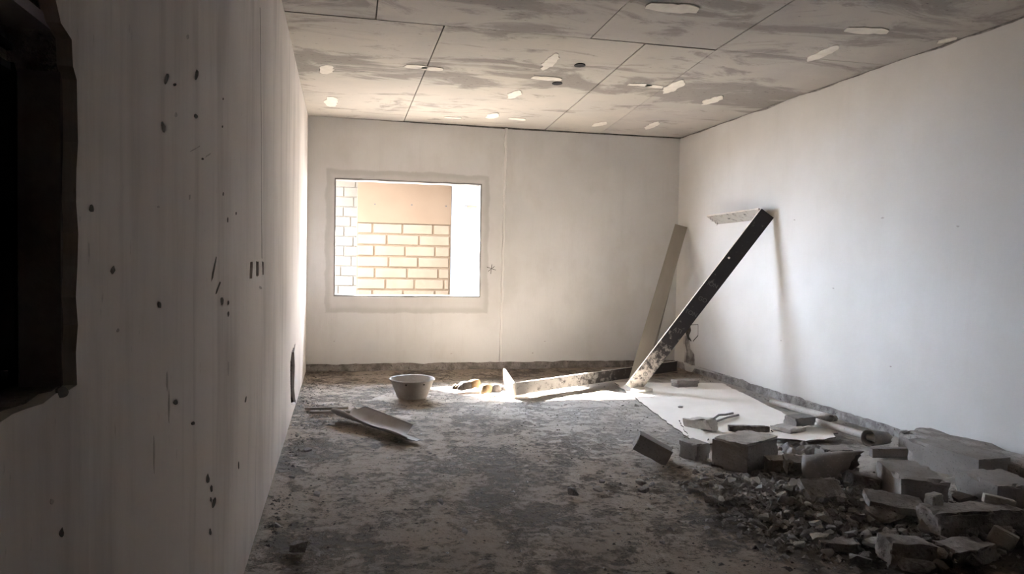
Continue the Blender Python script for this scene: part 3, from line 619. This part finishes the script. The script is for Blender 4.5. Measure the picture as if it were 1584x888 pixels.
tag(sheet('torn_strip', [(2.492, 4.657), (2.637, 5.009), (2.687, 5.386), (2.626, 5.419), (2.363, 4.622)], .01, .012, m_sheet, m_edge, 8, .004, .008, .04), 'white torn strip beside the crumbling mortar lump', 'board scrap')

# ---------------- tub, bent sheet, battens, gloves ----------------
bt = thing('mortar_tub', 'round grey rubber tub standing on the floor below the window', 'bucket', (.644, 6.74, 0))
prof = [(.0, .004), (.125, .004), (.132, .010), (.192, .165), (.203, .168), (.206, .178), (.200, .182), (.188, .178), (.127, .018), (0, .014)]
vs = []; fs = []; K = 40
for r, z in prof:
    for j in range(K):
        a = 2 * math.pi * j / K; rr = r * (1 + .012 * math.sin(2 * a + 1)); vs.append((rr * math.cos(a), rr * math.sin(a), z * (1 + .015 * math.sin(a))))
for i in range(len(prof) - 1):
    for j in range(K): fs.append((i * K + j, i * K + (j + 1) % K, (i + 1) * K + (j + 1) % K, (i + 1) * K + j))
obj('body', vs, fs, m_tub, bt, smooth=True)
for a in (-62, -118 + 6, 62, 118):
    o = tube_mesh('rim_hole', .008, .006, m_pock, bt, .006, seg=10, n=1)
    o.location = (.186 * math.cos(R(a)), .186 * math.sin(R(a)), .148); o.rotation_euler = (0, R(20), R(a))
# trough like bent sheet
nU, nV = 34, 14; A = V((.03, 5.93)); B = V((.53, 5.10)); ax = (B - A).normalized(); sd = V((ax.y, -ax.x))   # sd: away from window side (near)
if sd.y > 0: sd = -sd
vs = []; fs = []
for s in (0, 1):
    for i in range(nU + 1):
        t = i / nU; half = R(74 - 26 * t); rad = .118 + .02 * t
        for j in range(nV + 1):
            q = -1 + 2 * j / nV          # -1 = far side, 1 = near side
            a = half * q
            if q < 0: a *= (.25 if t > .80 else 1.05) - .15 * (1 + math.sin(t * 30)) * (t < .12)
            else: a *= .92 + .14 * math.sin(t * 9)
            rr = rad - s * .004; c = A.lerp(B, t + (.02 * math.sin(j * 1.9) if i in (0, nU) else 0))
            off = rr * math.sin(a); vs.append((c.x + sd.x * off, c.y + sd.y * off, .006 + rad - rr * math.cos(a) + .05 * (1 - t) * (.35)))
M_ = (nU + 1) * (nV + 1)
for s in (0, 1):
    for i in range(nU):
        for j in range(nV):
            a = s * M_ + i * (nV + 1) + j; f = (a, a + 1, a + nV + 2, a + nV + 1); fs.append(f if s else tuple(reversed(f)))
for i in range(nU):
    for j in (0, nV): a = i * (nV + 1) + j; fs.append((a, a + nV + 1, a + nV + 1 + M_, a + M_))
for j in range(nV):
    for i in (0, nU): a = i * (nV + 1) + j; fs.append((a, a + 1, a + 1 + M_, a + M_))
o = obj('bent_sheet', vs, fs, m_trough, None, smooth=True)
tag(o, 'grey curved trough-like sheet lying open side up in front of the tub', 'bent sheet')
for (a, b_, lab) in (((-.27, 6.26), (.075, 6.26), 'upper of two thin battens lying by left wall'), ((-.225, 6.11), (.125, 6.09), 'lower of two thin battens lying by left wall')):
    o = beam('wood_batten', (V(b_) - V(a)).length, .03, .018, [m_wood_dk, m_wood]); frame_at(o, (*a, .022), (*b_, .020), (0, 1, 0)); tag(o, lab, 'batten')
def glove(label, loc, rz, flip=1):
    t = thing('work_glove', label, 'glove', loc, R(rz), None)
    def cap(name, pts, rs, mat, sq=.55):
        vs = []; fs = []; K = 10
        for i, (p, r) in enumerate(zip(pts, rs)):
            p = V(p); d = (V(pts[min(i + 1, len(pts) - 1)]) - V(pts[max(0, i - 1)])).normalized(); a = d.cross(V((0, 0, 1))).normalized(); c = a.cross(d)
            for j in range(K): th = 2 * math.pi * j / K; vs.append(p + a * r * math.cos(th) + c * r * sq * math.sin(th))
        for i in range(len(pts) - 1):
            for j in range(K): fs.append((i * K + j, i * K + (j + 1) % K, (i + 1) * K + (j + 1) % K, (i + 1) * K + j))
        fs.append(tuple(reversed(range(K)))); fs.append(tuple(len(vs) - K + j for j in range(K)))
        return obj(name, vs, fs, mat, t, smooth=True)
    cap('cuff', [(-.02, 0, .03), (.03, 0, .034), (.08, .003, .028)], [.045, .042, .043], m_glove_c, .5)
    cap('palm', [(.07, 0, .026), (.11, 0, .028), (.16, 0, .026), (.185, 0, .022)], [.042, .05, .052, .046], m_glove_d, .42)
    for k, (yy, ll, an) in enumerate(((-.036, .07, -8), (-.013, .085, -2), (.011, .08, 4), (.033, .062, 12))):
        a = R(an); p0 = V((.175, yy * flip, .02)); d = V((math.cos(a), math.sin(a) * flip, 0))
        cap('finger', [p0, p0 + d * ll * .5 + V((0, 0, .006)), p0 + d * ll * .85 + V((0, 0, .0)), p0 + d * ll + V((0, 0, -.004))], [.013, .012, .011, .004], m_glove_d if k % 2 else m_glove_c, .8)
    cap('thumb', [(.10, -.04 * flip, .022), (.13, -.07 * flip, .022), (.155, -.083 * flip, .018), (.165, -.086 * flip, .016)], [.016, .014, .012, .004], m_glove_c, .8)
    t.scale = (1, 1, 2.0)
    return t
glove('work glove lying in the sun patch, dark palm towards the tub', (1.30, 7.08, 0), 200)
glove('work glove lying in the sun patch, nearest the floor frame', (1.31, 6.78, 0), 28, -1)

# ---------------- blocks and slabs ----------------
def blk(name, lab, cat, dims, loc, rz, rx=0, ry=0, seed=1, mat=m_aac, **k):
    o = rough_block(name, *dims, seed, mat, **k); put(o, loc, rz, rx, ry); return tag(o, lab, cat)
blk('concrete_block', 'tilted grey block piece lying alone left of the other blocks', 'block', (.23, .13, .105), (1.93, 4.40, .03), -22, 0, 26, 2, chip=.012)
blk('concrete_block', 'small grey block piece standing against left side of the biggest block', 'block', (.13, .16, .11), (2.25, 4.40, .0), 20, 0, 0, 3, brk=.02)
blk('concrete_block', 'biggest grey block with mortar crusted top standing on the floor', 'block', (.35, .25, .175), (2.475, 4.17, .0), 28, 0, 0, 4, chip=.012)
blk('mortar_crust', 'rough mortar crust on top of the biggest block', 'mortar', (.36, .24, .02), (2.475, 4.17, .168), 28, 0, 0, 5, m_pale, chip=.03, amp=.012, cuts=8)
blk('slab_piece', 'grey slab block resting on small broken sheet', 'slab', (.20, .13, .07), (3.42, 5.0, .05), 12, 0, 0, 6)
blk('slab_piece', 'thin pale slab piece lying under the grey slab block edge', 'slab', (.20, .18, .03), (3.28, 4.93, .03), 20, 0, 0, 7, m_pale)
blk('slab_piece', 'thin dark slab strip lying behind the biggest block', 'slab', (.30, .05, .045), (2.99, 5.0, .012), -14, 0, 0, 8, m_edge)
blk('mortar_lump', 'crumbling layered mortar lump beside the crooked rods', 'mortar lump', (.24, .11, .085), (2.67, 5.12, .01), -60, 0, -6, 9, m_pale, chip=.03, amp=.014, cuts=7, brk=.04)
blk('brick_half', 'lower of two grey brick pieces stacked behind the leaning frame', 'brick', (.24, .13, .035), (3.44, 6.98, .012), 6, 0, 0, 10)
blk('brick_half', 'upper of two grey brick pieces stacked behind the leaning frame', 'brick', (.25, .14, .035), (3.44, 6.98, .048), 2, 0, 0, 11)
blk('mortar_lump', 'bright plaster lump at foot of the leaning frame', 'plaster lump', (.20, .12, .05), (2.86, 6.74, .0), 10, 0, 0, 12, m_dab, chip=.05, amp=.012)
blk('mortar_lump', 'small pale lump lying behind the floor frame', 'plaster lump', (.14, .10, .06), (2.96, 7.9, .0), 10, 0, 0, 13, m_conc, chip=.05, amp=.012)
blk('concrete_block', 'long pale block lying parallel to right wall behind the others', 'block', (0.5, 0.23, 0.18), (3.53, 3.64, 0.03), 94, 0, 0, 31, m_aac)
blk('concrete_block', 'big dark block with lit crusty top in front of the long pale block', 'block', (0.23, 0.4, 0.19), (2.95, 3.33, 0.0), -22, 0, 0, 32, m_aac, chip=.02, amp=.007)
blk('concrete_block', 'big block farthest right with broken upper edge', 'block', (0.27, 0.3, 0.17), (3.38, 3.2, 0.0), -6, 0, 0, 33, m_aac, chip=.02)
blk('concrete_block', 'dark block behind the wide tilted cut pipe piece', 'block', (0.19, 0.16, 0.135), (3.0, 4.02, 0.0), -10, 0, 0, 34, m_aac, chip=.03)
blk('slab_piece', 'thin dark slab strip reaching from pipe ring to long pale block', 'slab', (0.3, 0.04, 0.06), (3.5, 4.12, 0.03), -4, 0, 0, 35, m_aac)
blk('slab_piece', 'flat broken slab lying in front of the big dark block', 'slab', (0.26, 0.15, 0.04), (2.62, 3.06, 0.1), -25, 10, 6, 36, m_conc, chip=.015, amp=.006)
blk('slab_piece', 'flat dark slab in heap centre with pale corner', 'slab', (0.2, 0.15, 0.045), (2.45, 3.38, 0.07), -5, 28, 0, 37, m_conc, chip=.02)
blk('concrete_block', 'low dark block piece right beside the biggest block', 'block', (0.2, 0.12, 0.1), (2.62, 3.98, 0.0), -4, 0, 0, 38, m_conc)
blk('slab_piece', 'dark mortar slab ridge behind the rubble heap', 'slab', (0.34, 0.12, 0.07), (2.74, 3.86, 0.05), -14, 12, 0, 39, m_conc, chip=.03, amp=.01)
blk('concrete_block', 'long dark crusty piece under the farthest right block', 'block', (0.46, 0.16, 0.12), (2.86, 2.84, 0.04), -4, 0, 0, 40, m_conc, chip=.04, amp=.014, cuts=9)
blk('concrete_block', 'dark ragged piece at the near edge of heap', 'block', (0.2, 0.12, 0.1), (2.36, 2.68, 0.0), -10, 0, 5, 41, m_conc, chip=.03, amp=.01)
blk('concrete_block', 'dark crusty piece at the near right corner of heap', 'block', (0.26, 0.14, 0.08), (2.62, 2.64, 0.0), 4, 0, 0, 42, m_conc, chip=.04, amp=.012)
blk('slab_piece', 'curved dark shard with pale edge at the nearest rubble edge', 'slab', (0.17, 0.08, 0.04), (2.17, 2.86, 0.0), -20, 0, 0, 43, m_conc)
blk('slab_piece', 'thin shard standing under the flat broken slab', 'slab', (0.2, 0.1, 0.015), (2.52, 3.0, 0.09), 20, 25, 0, 44, m_conc)
blk('brick_half', 'pale brick piece standing in front of farthest right block', 'brick', (0.07, 0.05, 0.06), (2.7, 2.9, 0.15), 10, 0, 0, 45, m_pale)
blk('brick_half', 'pale pointed brick piece at the far right edge above rubble', 'brick', (0.13, 0.04, 0.04), (3.02, 2.86, 0.15), -30, 0, 8, 46, m_pale)
blk('slab_piece', 'pale upright shard in the near right rubble', 'slab', (0.1, 0.022, 0.08), (2.8, 2.64, 0.06), -50, 14, 22, 47, m_pale)
blk('concrete_block', 'dark piece tucked under the tilted cut pipe', 'block', (0.16, 0.12, 0.1), (2.8, 3.52, 0.02), -15, 0, 10, 48, m_conc)
# pipes
def pipe(lab, p0, p1, r, mat=m_pvc, **k):
    p0, p1 = V(p0), V(p1); o = tube_mesh('pipe', r, (p1 - p0).length, mat, **k); frame_at(o, p0, p1, (0, .3, 1)); return tag(o, lab, 'pipe')
pipe('pale grey pipe lying along foot of right wall', (3.80, 5.98, .035), (3.80, 5.14, .06), .027)
pipe('short pipe stub pointing at right wall, end of it collared', (3.60, 5.12, .055), (3.86, 5.18, .05), .026, m_pvc_dk)
pipe('long grey pipe running into the wide pipe ring', (3.60, 5.10, .055), (3.62, 4.40, .075), .026, m_pvc)
pipe('wide dark pipe ring with the long pipe inside', (3.56, 4.42, .08), (3.74, 4.46, .065), .060, m_pvc_dk, r1=.045, jag=.01, oval=.95)
blk('mortar_lump', 'pale plaster knob at the pipe joint', 'plaster lump', (.07, .07, .06), (3.60, 5.13, .03), 10, 0, 0, 21, m_pale, chip=.03, amp=.01)
pipe('wide cut pipe piece with open mouth tilted amid the rubble', (2.60, 3.72, .085), (2.75, 3.55, .14), .088, m_pvc_dk, jag=.02, wob=.14, n=8, oval=1.1, slant=.08)
blk('mortar_lump', 'long plaster spoil bank heaped along right wall behind blocks', 'mortar lump', (1.1, .26, .17), (3.84, 3.75, .0), 92, 0, 0, 60, m_conc, chip=.09, amp=.02, cuts=10)
# crumpled bag
bm = bmesh.new(); bmesh.ops.create_grid(bm, x_segments=26, y_segments=22, size=.5)
for v in bm.verts:
    p = v.co.copy(); n_ = noise.noise(p * 3.2); v.co = V((p.x * .30, p.y * .26, .03 + .07 * abs(noise.noise(p * 4.4 + V((3, 1, 0)))) + .05 * (1 - (p.length * 1.6) ** 2) * .9 + .03 * n_))
o = from_bm('crumpled_bag', bm, m_rag); o.location = (2.93, 4.22, .01); o.rotation_euler = (0, 0, R(-20)); tag(o, 'crumpled grey bag lying between the blocks', 'bag')
md = o.modifiers.new('thickness', 'SOLIDIFY'); md.thickness = .002

# ---------------- rubble ----------------
rnd = random.Random(7)
meshes = [rock_mesh(100 + i, (m_conc, m_conc, m_conc, m_aac, m_pale)[i % 5], 16, rnd.uniform(.35, .75)) for i in range(20)]
placed = []
def chunk(name, x, y, s, lab, cat, grp, mi=None, z=None, tilt=25):
    me = meshes[mi if mi is not None else rnd.randrange(len(meshes))]
    o = bpy.data.objects.new(name, me); C.objects.link(o)
    zz = heap(x, y) if z is None else z
    sx, sy, sz = s * rnd.uniform(.8, 1.25), s * rnd.uniform(.7, 1.0), s * rnd.uniform(.75, 1.05)
    o.scale = (sx, sy, sz); o.location = (x, y, zz + sz * .26); o.rotation_euler = (R(rnd.uniform(-tilt, tilt)), R(rnd.uniform(-tilt, tilt)), rnd.uniform(0, 6.28))
    return tag(o, lab, cat, grp)
zones = [  # centre, spread, count, size range, label, group
    ((2.26, 3.48), (.20, .20), 100, (.035, .085), 'small broken concrete piece in the low rubble left of the heap', 'small rubble left of heap'),
    ((2.56, 3.45), (.20, .22), 75, (.05, .14), 'broken concrete piece in the middle of the rubble heap', 'rubble in middle of heap'),
    ((2.62, 2.88), (.32, .17), 70, (.06, .15), 'broken concrete piece at the near edge of the rubble heap', 'rubble at near edge of heap'),
    ((2.55, 3.82), (.26, .08), 26, (.05, .12), 'broken concrete piece scattered behind the heap by the blocks', 'rubble by the blocks'),
    ((3.2, 2.75), (.22, .14), 26, (.06, .14), 'broken concrete piece piled below the large blocks at right wall', 'rubble below the large blocks')]
for (cx, cy), (sx_, sy_), n_, (s0, s1), lab, grp in zones:
    k = 0; tries = 0
    while k < n_ and tries < 4000:
        tries += 1; x, y = rnd.gauss(cx, sx_), rnd.gauss(cy, sy_); s = s0 + (s1 - s0) * rnd.random() ** 1.8
        if not (1.9 < x < XR - .1) or abs(x - cx) > 2 * sx_ or abs(y - cy) > 2 * sy_: continue
        if any((x - a) ** 2 + (y - b_) ** 2 < (.42 * (s + c)) ** 2 for a, b_, c in placed): continue
        placed.append((x, y, s)); chunk('rubble_chunk', x, y, s, lab, 'rubble', grp); k += 1
for (x, y, s, lab) in [(1.236, 3.797, 0.075, 'dark pyramid-shaped stone alone on floor, leftmost of the small stones'),
 (1.391, 3.840, 0.060, 'rough dark stone just right of the leftmost small stone'),
 (1.461, 3.962, 0.050, 'flat stone behind the rough dark stone'),
 (1.671, 3.902, 0.065, 'pointed stone standing behind the larger triangular stone'),
 (1.624, 3.754, 0.090, 'larger triangular stone lying in front of the pointed stone'),
 (1.720, 3.869, 0.055, 'pale stone right of the pointed stone'),
 (1.650, 4.114, 0.050, 'crumbly stone left below the tilted lone block'),
 (1.802, 3.069, 0.045, 'small dark stone in the open floor before the heap'),
 (2.027, 2.980, 0.060, 'flat pale stone between heap and the bottom of the picture'),
 (1.416, 3.058, 0.035, 'little dark stone on floor near bottom middle'),
 (1.367, 3.440, 0.030, 'tiny dark stone in the middle of the floor'),
 (-0.197, 4.936, 0.060, 'dark stone in the dirt right of left wall'),
 (-0.109, 4.002, 0.050, 'flat dark stone low on the left floor'),
 (0.516, 3.777, 0.050, 'dark stone in the floor middle left'),
 (0.566, 3.339, 0.050, 'round dark stone near the bottom of the floor'),
 (-0.158, 3.251, 0.090, 'jagged dark stone by the foot of left wall at bottom'),
 (-0.270, 3.571, 0.040, 'small stone at left wall foot near bottom'),
 (2.429, 6.111, 0.040, 'dark flat shard before the sun patch, left one'),
 (2.550, 6.095, 0.045, 'dark flat shard before the sun patch, right one'),
 (2.884, 5.934, 0.060, 'dark sliver on the pale sheet'),
 (1.981, 3.463, 0.070, 'pale chunk at the left tip of the heap'),
 (2.115, 3.515, 0.080, 'light chunk beside the left tip of the heap'),
 (0.575, 4.766, 0.030, 'tiny stone in front of the bent sheet'),
 (-0.253, 4.347, 0.050, 'dark crumb pile stone at left wall')]:
    chunk('stone', x, y, s, lab, 'stone', None, None, 0, 10)

def crumbs(name, n, pos, size, mat, label, seed):
    """countless crumbs, one object"""
    r_ = random.Random(seed); vs = []; fs = []
    for i in range(n):
        x, y = pos(r_); s = size[0] + (size[1] - size[0]) * r_.random() ** 3; z = heap(x, y); b = len(vs); a = r_.uniform(0, 6.28)
        for (u, v_, w_) in ((1, 0, 0), (-.3, .8, 0), (-.8, -.5, 0), (.1, .1, .75), (.2, -.7, .3)):
            u *= r_.uniform(.7, 1.2); vs.append((x + s * (u * math.cos(a) - v_ * math.sin(a)), y + s * (u * math.sin(a) + v_ * math.cos(a)), z - .004 + s * w_ * r_.uniform(.5, 1)))
        fs += [(b, b + 1, b + 3), (b + 1, b + 2, b + 3), (b + 2, b + 4, b + 3), (b + 4, b, b + 3), (b, b + 4, b + 2, b + 1)]
    o = obj(name, vs, fs, mat); tag(o, label, 'debris', kind='stuff'); return o
def inroom(x, y): return XL + .02 < x < XR - .03 and 2 < y < YB - .03
def g2(cx, cy, sx, sy):
    def f(r_):
        while True:
            x, y = r_.gauss(cx, sx), r_.gauss(cy, sy)
            if inroom(x, y): return x, y
    return f
crumbs('gravel', 6500, g2(2.45, 3.38, .27, .32), (.005, .032), m_conc, 'fine gravel and dust between the rubble pieces', 1)
crumbs('gravel', 2500, g2(3.0, 2.85, .5, .3), (.005, .024), m_dirt, 'dark gravel under the large blocks by right wall', 2)
crumbs('debris', 3600, lambda r_: (r_.uniform(XL + .03, 3.0), r_.uniform(2.4, 8.2)), (.002, .012), m_dirt, 'dark crumbs scattered over the whole floor', 3)
crumbs('debris', 700, lambda r_: (XL + .02 + abs(r_.gauss(0, .07)), r_.uniform(2.5, 8.2)), (.004, .018), m_dirt, 'crumbs gathered along foot of left wall', 4)
crumbs('debris', 420, g2(-.22, 6.15, .10, .22), (.006, .028), m_conc, 'plaster crumbs heaped by the broken notch in left wall', 5)
crumbs('debris', 260, g2(2.35, 4.15, .22, .10), (.004, .012), m_pale, 'pale crumbs around the biggest block', 6)
crumbs('debris', 500, lambda r_: (XR - .03 - abs(r_.gauss(0, .05)), r_.uniform(3.5, 7.8)), (.005, .02), m_conc, 'crumbs gathered along foot of right wall', 7)
crumbs('debris', 330, lambda r_: (r_.uniform(XL + .05, 2.3), r_.uniform(2.6, 6.3)), (.004, .014), m_pale, 'pale plaster crumbs scattered over the floor', 8)
